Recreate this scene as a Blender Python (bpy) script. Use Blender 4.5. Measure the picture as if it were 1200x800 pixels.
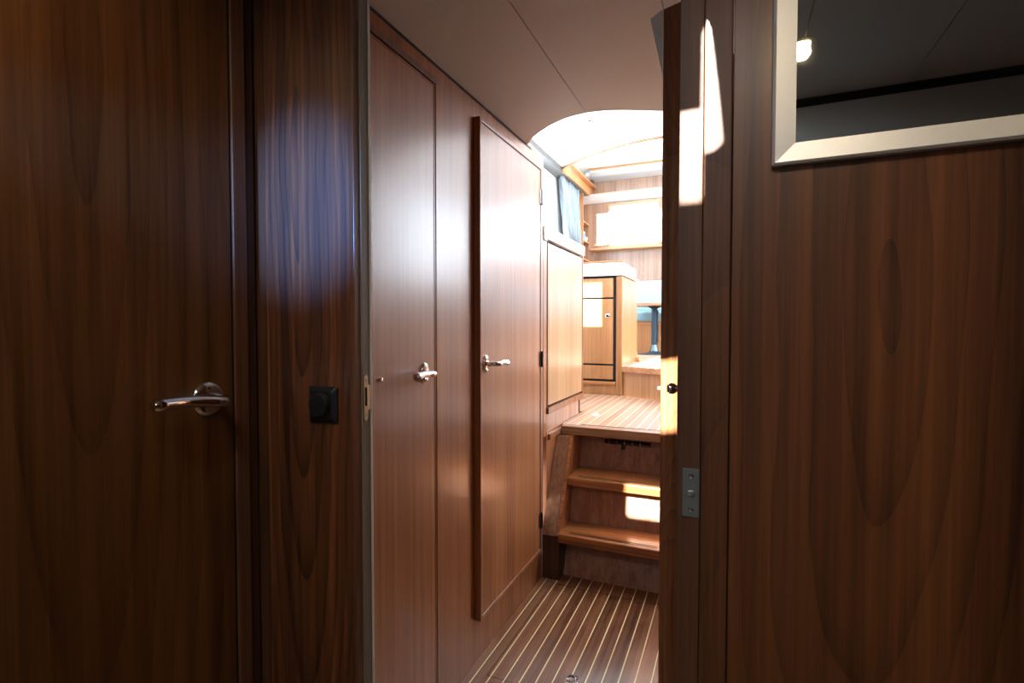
import bpy, bmesh, math, random
from mathutils import Vector, Matrix
from mathutils.geometry import tessellate_polygon
for o in list(bpy.data.objects): bpy.data.objects.remove(o)
S = bpy.context.scene; C = S.collection
PI = math.pi
# ------------------------------------------------------------------ camera, sky, sun, exposure
cd = bpy.data.cameras.new('camera'); cam = bpy.data.objects.new('camera', cd); C.objects.link(cam); S.camera = cam
cd.lens = 18; cd.sensor_width = 36; cd.clip_start = .01
cam.location = (0, 0, 1.15)
cam.rotation_euler = (PI/2 - math.atan(17/600), 0, math.atan(260/600))
S.view_settings.view_transform = 'Standard'; S.view_settings.look = 'None'
S.view_settings.exposure = 0; S.view_settings.gamma = 1; S.view_settings.use_curve_mapping = False
w = bpy.data.worlds.new('sky'); S.world = w; w.use_nodes = True
bg = w.node_tree.nodes['Background']; bg.inputs[0].default_value = (.78, .89, 1, 1); bg.inputs[1].default_value = 19.0
T = .6                                                     # tangent of the sun's elevation
sd = bpy.data.lights.new('sun', 'SUN'); sun = bpy.data.objects.new('sun', sd); C.objects.link(sun)
sd.energy = 60; sd.angle = math.radians(.6); sd.color = (1, .95, .88)
sun.rotation_euler = Vector((0, 1, -T)).to_track_quat('-Z', 'Y').to_euler(); sun.location = (0, -4, 6)
def portal(name, loc, d, sx, sy):
    l = bpy.data.lights.new(name, 'AREA'); l.shape = 'RECTANGLE'; l.size = sx; l.size_y = sy; l.cycles.is_portal = True
    o = bpy.data.objects.new(name, l); C.objects.link(o); o.location = loc
    o.rotation_euler = Vector(d).to_track_quat('-Z', 'Y').to_euler(); return o

# ------------------------------------------------------------------ materials
def mat(name):
    m = bpy.data.materials.new(name); m.use_nodes = True
    return m, m.node_tree.nodes, m.node_tree.links, m.node_tree.nodes['Principled BSDF']
def plain(name, col, rough=.5, metal=0, coat=0, bump=0, bscale=200, spec=.5, var=.06):
    m, n, l, b = mat(name)
    b.inputs['Roughness'].default_value = rough; b.inputs['Metallic'].default_value = metal
    b.inputs['Coat Weight'].default_value = coat; b.inputs['Specular IOR Level'].default_value = spec
    tc = n.new('ShaderNodeTexCoord'); no = n.new('ShaderNodeTexNoise'); no.inputs['Scale'].default_value = bscale
    l.new(tc.outputs['Object'], no.inputs['Vector'])
    r = n.new('ShaderNodeMapRange'); r.inputs['To Min'].default_value = 1-var; r.inputs['To Max'].default_value = 1+var
    l.new(no.outputs['Fac'], r.inputs['Value'])
    mx = n.new('ShaderNodeVectorMath'); mx.operation = 'SCALE'; mx.inputs[0].default_value = col[:3]
    l.new(r.outputs[0], mx.inputs['Scale']); l.new(mx.outputs[0], b.inputs['Base Color'])
    if bump:
        bp = n.new('ShaderNodeBump'); bp.inputs['Strength'].default_value = bump; bp.inputs['Distance'].default_value = .001
        l.new(no.outputs['Fac'], bp.inputs['Height']); l.new(bp.outputs[0], b.inputs['Normal'])
    return m
def wood_color(n, l, dark, mid, light, axis, med, fig, figscale, fine, seed, ring=None):
    tc = n.new('ShaderNodeTexCoord')
    off = n.new('ShaderNodeVectorMath'); off.operation = 'ADD'; off.inputs[1].default_value = (seed*1.37, seed*2.11, seed*.73)
    l.new(tc.outputs['Object'], off.inputs[0])
    def mp(s_across, s_along):
        m = n.new('ShaderNodeMapping')
        v = [s_across]*3; v['XYZ'.index(axis)] = s_along
        m.inputs['Scale'].default_value = v; l.new(off.outputs[0], m.inputs['Vector']); return m
    def noise(m, detail=3, rough=.55, dist=0):
        t = n.new('ShaderNodeTexNoise'); t.inputs['Scale'].default_value = 1; t.inputs['Detail'].default_value = detail
        t.inputs['Roughness'].default_value = rough; t.inputs['Distortion'].default_value = dist
        l.new(m.outputs[0], t.inputs['Vector']); return t
    def M(op, a, b=None, c=None):
        t = n.new('ShaderNodeMath'); t.operation = op
        for k, v in enumerate((a, b, c)):
            if v is None: continue
            if isinstance(v, (int, float)): t.inputs[k].default_value = v
            else: l.new(v, t.inputs[k])
        return t.outputs[0]
    nm = noise(mp(med, med*.012), 5, .68, .1)                # medium streaks
    nf = noise(mp(fine, fine*.025), 3, .6)                   # fine pores
    ng = noise(mp(figscale, figscale*.17), 1.5, .5)          # broad figure: its contour lines make cathedral arches
    if ring:                                                 # growth rings round a flat-sawn heart: (centre along, across axis name, centre, stretch, freq)
        cz, ax, cx, st, fq = ring
        sp = n.new('ShaderNodeSeparateXYZ'); l.new(tc.outputs['Object'], sp.inputs[0])
        nw = noise(mp(5, 2.2), 2, .5)
        dx = M('ADD', M('SUBTRACT', sp.outputs[ax], cx), M('MULTIPLY', M('SUBTRACT', nw.outputs['Fac'], .5), .05))
        dz = M('MULTIPLY', M('SUBTRACT', sp.outputs['Z'], cz), st)
        r = M('SQRT', M('ADD', M('MULTIPLY', dx, dx), M('MULTIPLY', dz, dz)))
        cn = M('ADD', M('MULTIPLY', r, fq), M('MULTIPLY', ng.outputs['Fac'], 6))
    else: cn = M('MULTIPLY', ng.outputs['Fac'], 34)
    saw = M('FRACT', cn)                                     # pale early wood running into a thin dark late-wood line
    pw = M('SUBTRACT', 1, M('POWER', saw, 4))
    v = M('MULTIPLY', M('SUBTRACT', nm.outputs['Fac'], .5), 2.2*(1-fig*.5))
    v = M('ADD', v, M('MULTIPLY', M('SUBTRACT', pw, .72), fig*1.0))
    v = M('ADD', v, M('MULTIPLY', M('SUBTRACT', nf.outputs['Fac'], .5), .75))
    nb = noise(mp(med*.22, med*.006), 2, .5)
    v = M('ADD', v, M('MULTIPLY', M('SUBTRACT', nb.outputs['Fac'], .5), 1.1))
    v = M('ADD', v, .5)
    rp = n.new('ShaderNodeValToRGB'); e = rp.color_ramp.elements
    e[0].position = .05; e[0].color = (*dark, 1); e[1].position = .98; e[1].color = (*light, 1)
    k = e.new(.5); k.color = (*mid, 1)
    l.new(v, rp.inputs[0])
    return rp, nf, off
def wood(name, dark, mid, light, axis='Z', med=28, fig=.25, figscale=2.2, fine=220, rough=.33, coat=.25, crough=.2, seed=0, ring=None):
    m, n, l, b = mat(name)
    rp, nf, _ = wood_color(n, l, dark, mid, light, axis, med, fig, figscale, fine, seed, ring)
    l.new(rp.outputs[0], b.inputs['Base Color'])
    b.inputs['Roughness'].default_value = rough; b.inputs['Coat Weight'].default_value = coat; b.inputs['Coat Roughness'].default_value = crough
    bp = n.new('ShaderNodeBump'); bp.inputs['Strength'].default_value = .12; bp.inputs['Distance'].default_value = .0005
    l.new(nf.outputs['Fac'], bp.inputs['Height']); l.new(bp.outputs[0], b.inputs['Normal'])
    return m
def striped(name, dark, mid, light, offset, period=.049, width=.0042, stripe=(.80, .74, .42), rough=.34):
    m, n, l, b = mat(name)
    rp, nf, _ = wood_color(n, l, dark, mid, light, 'Y', 34, .12, 3, 200, 3)
    g = n.new('ShaderNodeNewGeometry'); sx = n.new('ShaderNodeSeparateXYZ'); l.new(g.outputs['Position'], sx.inputs[0])
    def M(op, a, v):
        t = n.new('ShaderNodeMath'); t.operation = op; l.new(a, t.inputs[0]); t.inputs[1].default_value = v; return t
    s1 = M('SUBTRACT', sx.outputs['X'], offset - period/2 - 20*period)
    s2 = M('MODULO', s1.outputs[0], period); s3 = M('SUBTRACT', s2.outputs[0], period/2)
    s4 = n.new('ShaderNodeMath'); s4.operation = 'ABSOLUTE'; l.new(s3.outputs[0], s4.inputs[0])
    s5 = M('LESS_THAN', s4.outputs[0], width/2)
    # each plank has its own tone
    fl = n.new('ShaderNodeMath'); fl.operation = 'DIVIDE'; s6 = M('SUBTRACT', sx.outputs['X'], offset - 20*period); l.new(s6.outputs[0], fl.inputs[0]); fl.inputs[1].default_value = period
    fr = n.new('ShaderNodeMath'); fr.operation = 'FLOOR'; l.new(fl.outputs[0], fr.inputs[0])
    wn = n.new('ShaderNodeTexWhiteNoise'); wn.noise_dimensions = '1D'; l.new(fr.outputs[0], wn.inputs['W'])
    mr = n.new('ShaderNodeMapRange'); mr.inputs['To Min'].default_value = .8; mr.inputs['To Max'].default_value = 1.2; l.new(wn.outputs['Value'], mr.inputs['Value'])
    sc = n.new('ShaderNodeVectorMath'); sc.operation = 'SCALE'; l.new(rp.outputs[0], sc.inputs[0]); l.new(mr.outputs[0], sc.inputs['Scale'])
    mx = n.new('ShaderNodeMix'); mx.data_type = 'RGBA'; l.new(s5.outputs[0], mx.inputs[0]); l.new(sc.outputs[0], mx.inputs[6]); mx.inputs[7].default_value = (*stripe, 1)
    l.new(mx.outputs[2], b.inputs['Base Color']); b.inputs['Roughness'].default_value = rough
    b.inputs['Coat Weight'].default_value = .3; b.inputs['Coat Roughness'].default_value = .3
    return m
def emit(name, col, s):
    m, n, l, b = mat(name); b.inputs['Emission Color'].default_value = (*col, 1); b.inputs['Emission Strength'].default_value = s
    b.inputs['Base Color'].default_value = (*col, 1); return m
def glass(name):
    m, n, l, b = mat(name); n.remove(b)
    t = n.new('ShaderNodeBsdfTransparent'); t.inputs[0].default_value = (.95, .98, .98, 1)
    g = n.new('ShaderNodeBsdfGlossy'); g.inputs['Roughness'].default_value = .02
    fz = n.new('ShaderNodeFresnel'); fz.inputs[0].default_value = 1.35
    mx = n.new('ShaderNodeMixShader'); l.new(fz.outputs[0], mx.inputs[0]); l.new(t.outputs[0], mx.inputs[1]); l.new(g.outputs[0], mx.inputs[2])
    l.new(mx.outputs[0], n['Material Output'].inputs[0]); return m

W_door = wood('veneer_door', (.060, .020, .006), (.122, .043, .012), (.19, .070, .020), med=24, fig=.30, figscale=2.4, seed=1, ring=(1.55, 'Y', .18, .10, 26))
W_bulk = wood('veneer_bulkhead', (.028, .008, .003), (.125, .036, .010), (.33, .105, .026), med=52, fig=.42, figscale=2.6, fine=170, seed=5, rough=.36, coat=1, crough=.48, ring=(1.40, 'X', -.02, .08, 60))
W_right = wood('veneer_right', (.045, .013, .0045), (.135, .042, .0115), (.25, .082, .022), med=30, fig=.30, figscale=2.2, fine=150, seed=9, rough=.36, ring=(1.18, 'X', -.325, .17, 30))
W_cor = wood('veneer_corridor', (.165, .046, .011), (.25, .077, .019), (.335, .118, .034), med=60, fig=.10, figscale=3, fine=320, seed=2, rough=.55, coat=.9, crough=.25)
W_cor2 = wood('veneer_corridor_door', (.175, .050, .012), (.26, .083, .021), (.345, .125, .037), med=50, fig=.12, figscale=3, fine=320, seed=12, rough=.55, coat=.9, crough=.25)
W_trim = wood('solid_trim', (.14, .045, .016), (.25, .090, .034), (.35, .145, .058), med=60, fig=.05, fine=300, seed=4, coat=.4)
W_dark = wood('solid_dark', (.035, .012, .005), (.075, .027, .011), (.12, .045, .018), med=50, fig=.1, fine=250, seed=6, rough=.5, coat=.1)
W_frame = wood('solid_frame', (.08, .030, .013), (.145, .056, .025), (.20, .082, .038), med=70, fig=.05, fine=300, seed=14, rough=.4)
W_tread = wood('tread_wood', (.16, .050, .014), (.31, .105, .030), (.45, .18, .062), axis='X', med=60, fig=.1, fine=240, seed=7, coat=.4)
W_riser = wood('riser_wood', (.20, .09, .052), (.34, .17, .10), (.46, .26, .17), axis='Z', med=40, fig=.15, fine=240, seed=8)
W_sal = wood('saloon_wood', (.26, .110, .040), (.35, .160, .062), (.43, .215, .092), med=50, fig=.12, fine=280, seed=10, rough=.35)
W_salH = wood('saloon_wood_level', (.30, .115, .036), (.42, .18, .062), (.52, .25, .10), axis='X', med=50, fig=.05, fine=280, seed=11, rough=.35)
W_aft = wood('aft_wall_wood', (.155, .080, .045), (.235, .130, .078), (.31, .18, .115), med=50, fig=.15, fine=280, seed=15, rough=.35)
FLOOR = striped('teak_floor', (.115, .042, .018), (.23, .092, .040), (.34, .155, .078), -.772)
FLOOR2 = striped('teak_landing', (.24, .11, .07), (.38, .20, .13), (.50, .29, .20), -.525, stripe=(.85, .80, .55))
VINYL = plain('ceiling_vinyl', (.475, .465, .45), .6, bump=.25, bscale=500, var=.05)
PIPE = plain('vinyl_piping', (.62, .56, .48), .5)
WHITE = plain('white_headliner', (.86, .87, .87), .6)
CREAM = plain('cream_blind', (.85, .80, .68), .8)
BLACK = plain('black_gap', (.008, .007, .006), .8)
RUBBER = plain('black_plastic', (.012, .012, .014), .38)
BLKMET = plain('black_metal', (.02, .02, .022), .3, metal=.6)
CHROME = plain('polished_chrome', (.78, .78, .80), .09, metal=1, var=.02)
BRUSH = plain('brushed_steel', (.42, .43, .42), .42, metal=.9, bump=.1)
ALU = plain('anodised_aluminium', (.86, .87, .88), .42, metal=.8, bump=.08, bscale=900)
HINGE = plain('bronzed_hinge', (.06, .05, .045), .35, metal=.8)
MIRROR = plain('mirror_glass', (.82, .88, .88), .015, metal=1, var=0)
BLUE = plain('pale_blue_upholstery', (.19, .31, .35), .85, bump=.3, bscale=600)
CURT = plain('pale_blue_curtain', (.18, .215, .228), .9, bump=.3, bscale=400)
TEAL = plain('window_trim_grey', (.14, .21, .225), .5)
GREYSOF = plain('grey_soffit', (.10, .098, .095), .7)
RED = plain('red_glint_paint', (.6, .03, .01), .3)
GLASS = glass('clear_glass')
LENS = emit('warm_lamp_lens', (1, .80, .42), 60)

# ------------------------------------------------------------------ mesh helpers (world coordinates)
def box(bm, x0, x1, y0, y1, z0, z1, bev=0):
    r = bmesh.ops.create_cube(bm, size=1)
    vs = r['verts']
    bmesh.ops.scale(bm, vec=(x1-x0, y1-y0, z1-z0), verts=vs)
    bmesh.ops.translate(bm, vec=((x0+x1)/2, (y0+y1)/2, (z0+z1)/2), verts=vs)
    if bev:
        es = {e for v in vs for e in v.link_edges}
        bmesh.ops.bevel(bm, geom=list(es), offset=bev, segments=2, profile=.6, affect='EDGES')
    return bm
def B(x0, x1, y0, y1, z0, z1, bev=0): return box(bmesh.new(), x0, x1, y0, y1, z0, z1, bev)
def slab(bm, loops, a0, a1, axis='Z'):
    """polygon with holes (2-D loops) extruded between a0 and a1 along the axis"""
    def to3(p, a):
        if axis == 'Z': return (p[0], p[1], a)
        if axis == 'X': return (a, p[0], p[1])
        return (p[0], a, p[1])
    tris = tessellate_polygon([[Vector((p[0], p[1], 0)) for p in lp] for lp in loops])
    flat = [p for lp in loops for p in lp]
    lo = [bm.verts.new(to3(p, a0)) for p in flat]; hi = [bm.verts.new(to3(p, a1)) for p in flat]
    for t in tris:
        try: bm.faces.new([lo[i] for i in t]); bm.faces.new([hi[i] for i in reversed(t)])
        except ValueError: pass
    k = 0
    for lp in loops:
        n = len(lp)
        for i in range(n):
            j = (i+1) % n
            bm.faces.new([lo[k+i], lo[k+j], hi[k+j], hi[k+i]])
        k += n
    bmesh.ops.recalc_face_normals(bm, faces=bm.faces[:])
    return bm
def rect(a, b, c, d): return [(a, c), (b, c), (b, d), (a, d)]
def tube(bm, pts, rad, seg=14, caps=True):
    pts = [Vector(p) for p in pts]; n = len(pts)
    rads = rad if isinstance(rad, (list, tuple)) else [rad]*n
    rings = []; up = None
    for i, p in enumerate(pts):
        d = (pts[min(i+1, n-1)] - pts[max(i-1, 0)]).normalized()
        if up is None:
            up = d.orthogonal().normalized()
        up = (up - d*up.dot(d)).normalized(); s = d.cross(up)
        rings.append([bm.verts.new(p + (up*math.cos(2*PI*k/seg) + s*math.sin(2*PI*k/seg))*rads[i]) for k in range(seg)])
    for i in range(n-1):
        for k in range(seg):
            bm.faces.new([rings[i][k], rings[i][(k+1) % seg], rings[i+1][(k+1) % seg], rings[i+1][k]])
    if caps:
        bm.faces.new(rings[0][::-1]); bm.faces.new(rings[-1])
    bmesh.ops.recalc_face_normals(bm, faces=bm.faces[:])
    return bm
def lathe(bm, prof, centre, axis, seg=32, sx=1, sy=1):
    """profile (radius, height) turned about axis"""
    a = Vector(axis).normalized()
    u = Vector((0, 0, 1)) if abs(a.z) < .9 else Vector((1, 0, 0))
    u = (u - a*u.dot(a)).normalized(); v = a.cross(u); c = Vector(centre)
    rings = []
    for r, h in prof:
        if r < 1e-6: rings.append([bm.verts.new(c + a*h)])
        else: rings.append([bm.verts.new(c + a*h + u*r*sx*math.cos(2*PI*k/seg) + v*r*sy*math.sin(2*PI*k/seg)) for k in range(seg)])
    for i in range(len(rings)-1):
        A, D = rings[i], rings[i+1]
        for k in range(seg):
            k2 = (k+1) % seg
            if len(A) == 1 and len(D) == 1: continue
            if len(A) == 1: bm.faces.new([A[0], D[k], D[k2]])
            elif len(D) == 1: bm.faces.new([A[k], D[0], A[k2]])
            else: bm.faces.new([A[k], D[k], D[k2], A[k2]])
    bmesh.ops.recalc_face_normals(bm, faces=bm.faces[:])
    return bm
def smooth(bm, ang=35):
    for f in bm.faces: f.smooth = True
    for e in bm.edges:
        if len(e.link_faces) == 2 and e.calc_face_angle(0) > math.radians(ang): e.smooth = False
    return bm
def wloc(o):
    v = Vector((0, 0, 0))
    while o: v += o.location; o = o.parent
    return v
def obj(name, bm, m, parent=None, kind=None, label=None, cat=None, group=None, sm=False):
    if sm: smooth(bm)
    if parent: off = wloc(parent); loc = Vector((0, 0, 0))
    else:
        xs = [v.co for v in bm.verts]
        off = Vector(((min(v.x for v in xs)+max(v.x for v in xs))/2, (min(v.y for v in xs)+max(v.y for v in xs))/2, min(v.z for v in xs))); loc = off
    for v in bm.verts: v.co -= off
    me = bpy.data.meshes.new(name); bm.to_mesh(me); bm.free()
    o = bpy.data.objects.new(name, me); C.objects.link(o); o.location = loc
    if isinstance(m, (list, tuple)):
        for q in m: me.materials.append(q)
    else: me.materials.append(m)
    if parent: o.parent = parent
    if kind: o['kind'] = kind
    if label: o['label'] = label
    if cat: o['category'] = cat
    if group: o['group'] = group
    return o
def struct(name, bm, m, label=None, cat=None, sm=False): return obj(name, bm, m, None, 'structure', label, cat, sm=sm)
def thing(name, label, cat, loc, group=None, kind=None):
    o = bpy.data.objects.new(name, None); C.objects.link(o); o.location = loc; o.empty_display_size = .05
    o['label'] = label; o['category'] = cat
    if group: o['group'] = group
    if kind: o['kind'] = kind
    return o

# ================================================================== SETTING
ZC = 1.91
# --- floors
HX0, HX1, HY0, HY1 = -.735, .09, 1.49, 2.155
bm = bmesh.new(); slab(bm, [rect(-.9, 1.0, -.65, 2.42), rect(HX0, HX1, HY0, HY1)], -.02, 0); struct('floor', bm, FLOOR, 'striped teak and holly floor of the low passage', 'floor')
struct('floor', B(-.9, 1.0, -.65, 2.42, -.05, -.022), BLACK, 'dark bilge board under the passage floor', 'floor')
land = [(-1.72, 2.47), (1.6, 2.47), (1.6, 2.2), (1.6, 2.47), (1.6, 3.35), (-.35, 3.42), (-.727, 3.655), (-1.72, 3.655)]
land = [(-.80, 2.47), (1.6, 2.47), (1.6, 3.60), (-.25, 3.36), (-.727, 3.655), (-.74, 3.9), (-1.72, 3.9), (-1.72, 2.87), (-.80, 2.87)]
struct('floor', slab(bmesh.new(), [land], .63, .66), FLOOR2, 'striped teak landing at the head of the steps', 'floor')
sal = [(-.727, 3.642), (-.25, 3.345), (1.6, 3.585), (1.6, 6.1), (-1.72, 6.1), (-1.72, 4.24), (-.727, 4.24)]
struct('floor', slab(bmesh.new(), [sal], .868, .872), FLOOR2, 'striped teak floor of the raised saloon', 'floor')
sal2 = [(-.727, 3.640), (-.25, 3.343), (1.6, 3.583), (1.6, 6.1), (-1.72, 6.1), (-1.72, 4.24), (-.727, 4.24)]
struct('trim_1', slab(bmesh.new(), [sal2], .835, .868), W_salH, 'light wood edge of the raised saloon floor', 'floor edging')
ris = [(-.727, 3.665), (-.25, 3.368), (1.6, 3.608), (1.6, 3.63), (-.25, 3.39), (-.727, 3.69)]
struct('wall_step', slab(bmesh.new(), [ris], .655, .835), W_sal, 'wooden step face below the raised saloon floor', 'step face')

# --- corridor left wall (X = -.80)
WX = -.80
struct('wall_left', B(-.87, WX, 1.288, 2.205, 0, ZC+.01, .0015), W_cor, 'walnut panelled left wall of the passage', 'wall')
struct('wall_left', B(-.87, WX, .74, 1.288, 1.853, ZC+.01), W_cor, 'walnut panel above the nearer passage door', 'wall')
struct('wall_left', B(-.87, WX, .74, 1.288, 0, .055), W_cor, 'low walnut panel under the nearer passage door', 'wall')
struct('wall_left', B(-.87, -.845, .74, 1.288, .055, 1.853), BLACK, 'dark gap behind the nearer passage door', 'wall')
struct('trim_17', B(WX-.002, WX+.0015, .74, 2.05, 1.902, ZC-.0002), BLACK, 'black strip painted as the shadow line between the passage wall and ceiling', 'shadow line')  # black strip painted in for the shadow along the joint
# thin mouldings over door 1
struct('trim_2', B(WX-.002, WX+.004, .745, 1.300, 1.851, 1.868, .001), W_frame, 'thin walnut moulding over the nearer passage door', 'moulding')
struct('trim_3', B(WX-.002, WX+.0025, 1.2865, 1.298, .0, 1.868, .001), W_trim, 'slim upright moulding beside the nearer passage door', 'moulding')
def lever(parent, base, normal, along, length, proj, r0=.0085, rise=0, tip=1.22, oval=True, rr=.030, metal=CHROME):
    n = Vector(normal); a = Vector(along); c = Vector(base)
    if oval: rz, ry = rr, rr*.62
    else: rz = ry = rr
    h = obj('door_handle', smooth(lathe(bmesh.new(), [(0, 0), (1, 0), (1, .003), (.90, .0065), (.75, .008), (0, .0085)], c, n, 36, rz, ry)), metal, parent)
    up = Vector((0, 0, 1))
    pts = [c+n*.004, c+n*(proj*.55), c+n*(proj*.86)+a*.004, c+n*proj+a*.014]
    k = 9
    for i in range(1, k+1):
        t = i/k; pts.append(c + n*(proj - .004*math.sin(t*PI)) + a*(.014+(length-.014)*t) + up*(rise*t + .003*math.sin(t*PI)))
    rad = [r0*1.15, r0, r0, r0*.98] + [r0*(.95+(tip-.95)*(i/k)**2) for i in range(1, k)] + [r0*tip]
    pts.append(pts[-1]+a*.004); rad.append(r0*.7)
    obj('lever', smooth(tube(bmesh.new(), pts, rad, 18), 50), metal, h)
    return h
# door 1 (nearer), flush
d1 = thing('door_1', 'nearer passage door, flush walnut veneer with a lever pointing towards us', 'door', (WX, 1.03, .06), kind='structure')
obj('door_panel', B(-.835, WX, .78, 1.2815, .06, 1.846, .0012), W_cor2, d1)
bm = bmesh.new(); box(bm, WX-.001, WX+.0015, 1.2785, 1.2822, .062, 1.846); box(bm, WX-.001, WX+.0015, .78, 1.2822, 1.842, 1.8462)
obj('edge_strip', bm, W_trim, d1, label='thin lighter edge strip')
lever(d1, (WX, 1.223, 1.02), (1, 0, 0), (0, -1, 0), .098, .043, rise=-.002, tip=1.4)
obj('robe_knob', smooth(lathe(bmesh.new(), [(0, 0), (.005, 0), (.0055, .004), (.004, .007), (0, .008)], (WX, 1.026, 1.02), (1, 0, 0), 16)), CHROME, d1, label='tiny round metal stud')
# door 2 (farther), raised
d2 = thing('door_2', 'farther passage door, raised walnut slab with three dark hinges', 'door', (WX, 1.82, .155), kind='structure')
DX = -.780
obj('door_panel', B(WX+.0005, DX, 1.525, 2.115, .152, 1.846, .002), W_cor2, d2)
bm = bmesh.new()
y0, y1, z0, z1, e = 1.525, 2.114, .152, 1.846, .013
for q in (rect(y0, y0+e, z0, z1), rect(y0+e, y1, z1-e, z1), rect(y0+e, y1, z0, z0+e)):
    (a, c1), (b, _), (_, d_), _ = q; box(bm, DX-.002, DX+.0045, a, b, c1, d_, .0015)
obj('edge_strip', bm, W_trim, d2, label='raised lighter edge strip')
bm = bmesh.new(); box(bm, DX-.001, DX+.0006, y0+e+.0005, y1-.006, z1-e-.0035, z1-e-.0005); box(bm, DX-.001, DX+.0006, y1-.009, y1-.006, z0+e, z1-e); box(bm, WX, DX+.0006, 2.1155, 2.121, z0, z1)
obj('shadow_groove', bm, BLACK, d2, label='dark routed groove')
for zz in (1.716, 1.009, .292):
    bm = bmesh.new(); tube(bm, [(DX+.006, 2.119, zz-.032), (DX+.006, 2.119, zz+.032)], .006, 12)
    for q in (-.0325, .0325): lathe(bm, [(0, -.003), (.0045, -.002), (.0045, .002), (0, .003)], (DX+.006, 2.119, zz+q), (0, 0, 1), 12)
    box(bm, DX-.001, DX+.003, 2.100, 2.119, zz-.030, zz+.030)
    obj('hinge', smooth(bm), BRUSH if zz > 1.5 else HINGE, d2)
lever(d2, (DX, 1.572, 1.024), (1, 0, 0), (0, 1, 0), .074, .048)
# right corridor wall, end walls closing the side cabins
struct('wall_right', B(.12, .16, .74, 2.25, 0, ZC+.01), W_cor, 'walnut wall on the hidden right side of the passage', 'wall')
struct('wall_side_cabin', B(.16, 1.7, 2.2, 2.25, 0, 2.0), W_sal, 'wooden wall right of the steps', 'wall')
struct('wall_side_cabin', B(-1.78, -.87, 2.2, 2.24, .5, 1.95), WHITE, 'pale wall left of the steps', 'wall')
struct('wall_under_landing', B(-.86, -.797, 2.245, 2.9, 0, .66), W_cor, 'walnut side wall beside the steps', 'wall')
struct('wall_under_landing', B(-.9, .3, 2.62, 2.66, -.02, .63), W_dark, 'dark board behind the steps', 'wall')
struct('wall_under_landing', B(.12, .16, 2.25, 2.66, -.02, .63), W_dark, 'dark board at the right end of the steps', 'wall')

# --- fore cabin: left wall with door, bulkhead, back and right walls
LX = -.84
d3 = thing('door_3', 'dark walnut cabin door on the near left with a round-rosette lever', 'door', (LX, .25, .03), kind='structure')
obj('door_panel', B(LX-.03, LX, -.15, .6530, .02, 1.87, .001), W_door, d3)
lever(d3, (LX, .605, 1.025), (1, 0, 0), (0, -1, 0), .122, .056, r0=.0100, oval=False, rr=.029, rise=.008, tip=1.0)
bm = bmesh.new(); lathe(bm, [(0, 0), (.0022, 0), (.0022, .0006), (0, .0008)], (LX+.0075, .602, 1.044), (1, 0, 0), 10)
obj('keyhole', bm, BLACK, d3, label='tiny dark release hole')
struct('wall_left_cabin', B(LX-.05, LX-.012, -.6, .72, 0, ZC+.01), BLACK, 'dark gap behind the cabin door', 'wall')
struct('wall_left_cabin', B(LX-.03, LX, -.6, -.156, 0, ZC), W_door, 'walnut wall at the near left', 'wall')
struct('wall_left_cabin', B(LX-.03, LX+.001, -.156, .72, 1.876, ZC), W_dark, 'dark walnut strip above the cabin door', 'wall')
struct('trim_16', B(LX-.03, LX-.0008, .6533, .6573, 0, ZC), BLACK, 'black strip painted as the shade in the gap beside the cabin door', 'gap shade')  # black strip stands in for the shade inside the door gap
struct('trim_4', B(LX-.03, LX+.004, .6575, .6845, 0, ZC, .0015), W_frame, 'walnut door casing right of the cabin door', 'door casing')
struct('trim_5', B(LX-.03, LX-.002, .6855, .7065, 0, ZC, .0015), W_dark, 'dark recessed upright in the cabin corner', 'upright')  # darker wood tone carries the shadow of the corner recess
struct('wall_front_left', B(-.8125, -.612, .707, .739, 0, ZC, .0008), W_bulk, 'narrow streaked walnut bulkhead left of the doorway carrying the dimmer', 'wall')
struct('trim_6', B(-.85, -.8135, .713, .739, 0, ZC), W_dark, 'recessed strip left of the bulkhead, darkened as the door reflection', 'upright')  # dark tone imitates the cabin door reflected in the bulkhead
jb = thing('trim_7', 'left door jamb with a pale painted-light edge and a metal strike plate', 'door jamb', (-.605, .722, 0), kind='structure')
obj('jamb_post', B(-.612, -.6015, .7045, .7405, 0, ZC, .001), W_frame, jb)
JG = plain('lit_grey_jamb', (.20, .16, .115), .5, metal=0, bump=.15, bscale=120)  # grey carries the passage light reflecting off the jamb
obj('jamb_face', B(-.602, -.5985, .7195, .7405, 0, ZC, .0006), JG, jb, label='inner face greyed by painted light')
obj('jamb_highlight', B(-.602, -.5965, .7405, .7445, 0, ZC, .0006), PIPE, jb, label='thin pale painted highlight')  # pale strip drawn as the highlight running up the jamb
bm = bmesh.new()
sp = [(.722, 1.062), (.726, 1.066), (.732, 1.062), (.732, 1.048), (.7395, 1.046), (.7395, 1.004), (.732, 1.002), (.732, .988), (.727, .983), (.722, .988)]
slab(bm, [sp, [(.7235, 1.043), (.7235, 1.010), (.7300, 1.010), (.7300, 1.043)]], -.5985, -.5968, 'X')
st = obj('strike_plate', bm, plain('brass_steel', (.62, .55, .40), .35, metal=.9), jb, label='worn metal strike plate')
for zz in (1.056, .994):
    obj('screw', smooth(lathe(bmesh.new(), [(0, 0), (.0022, 0), (.0015, .0007), (0, .0008)], (-.5968, .7268, zz), (1, 0, 0), 10)), BRUSH, st)
obj('jamb_recess', B(-.5987, -.5975, .7236, .7299, 1.0101, 1.0429), BLACK, st, label='dark latch hole')

struct('wall_header', B(-.87, 1.0, .707, .74, 1.872, ZC), W_dark, 'dark walnut header over the doorway', 'wall')
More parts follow.
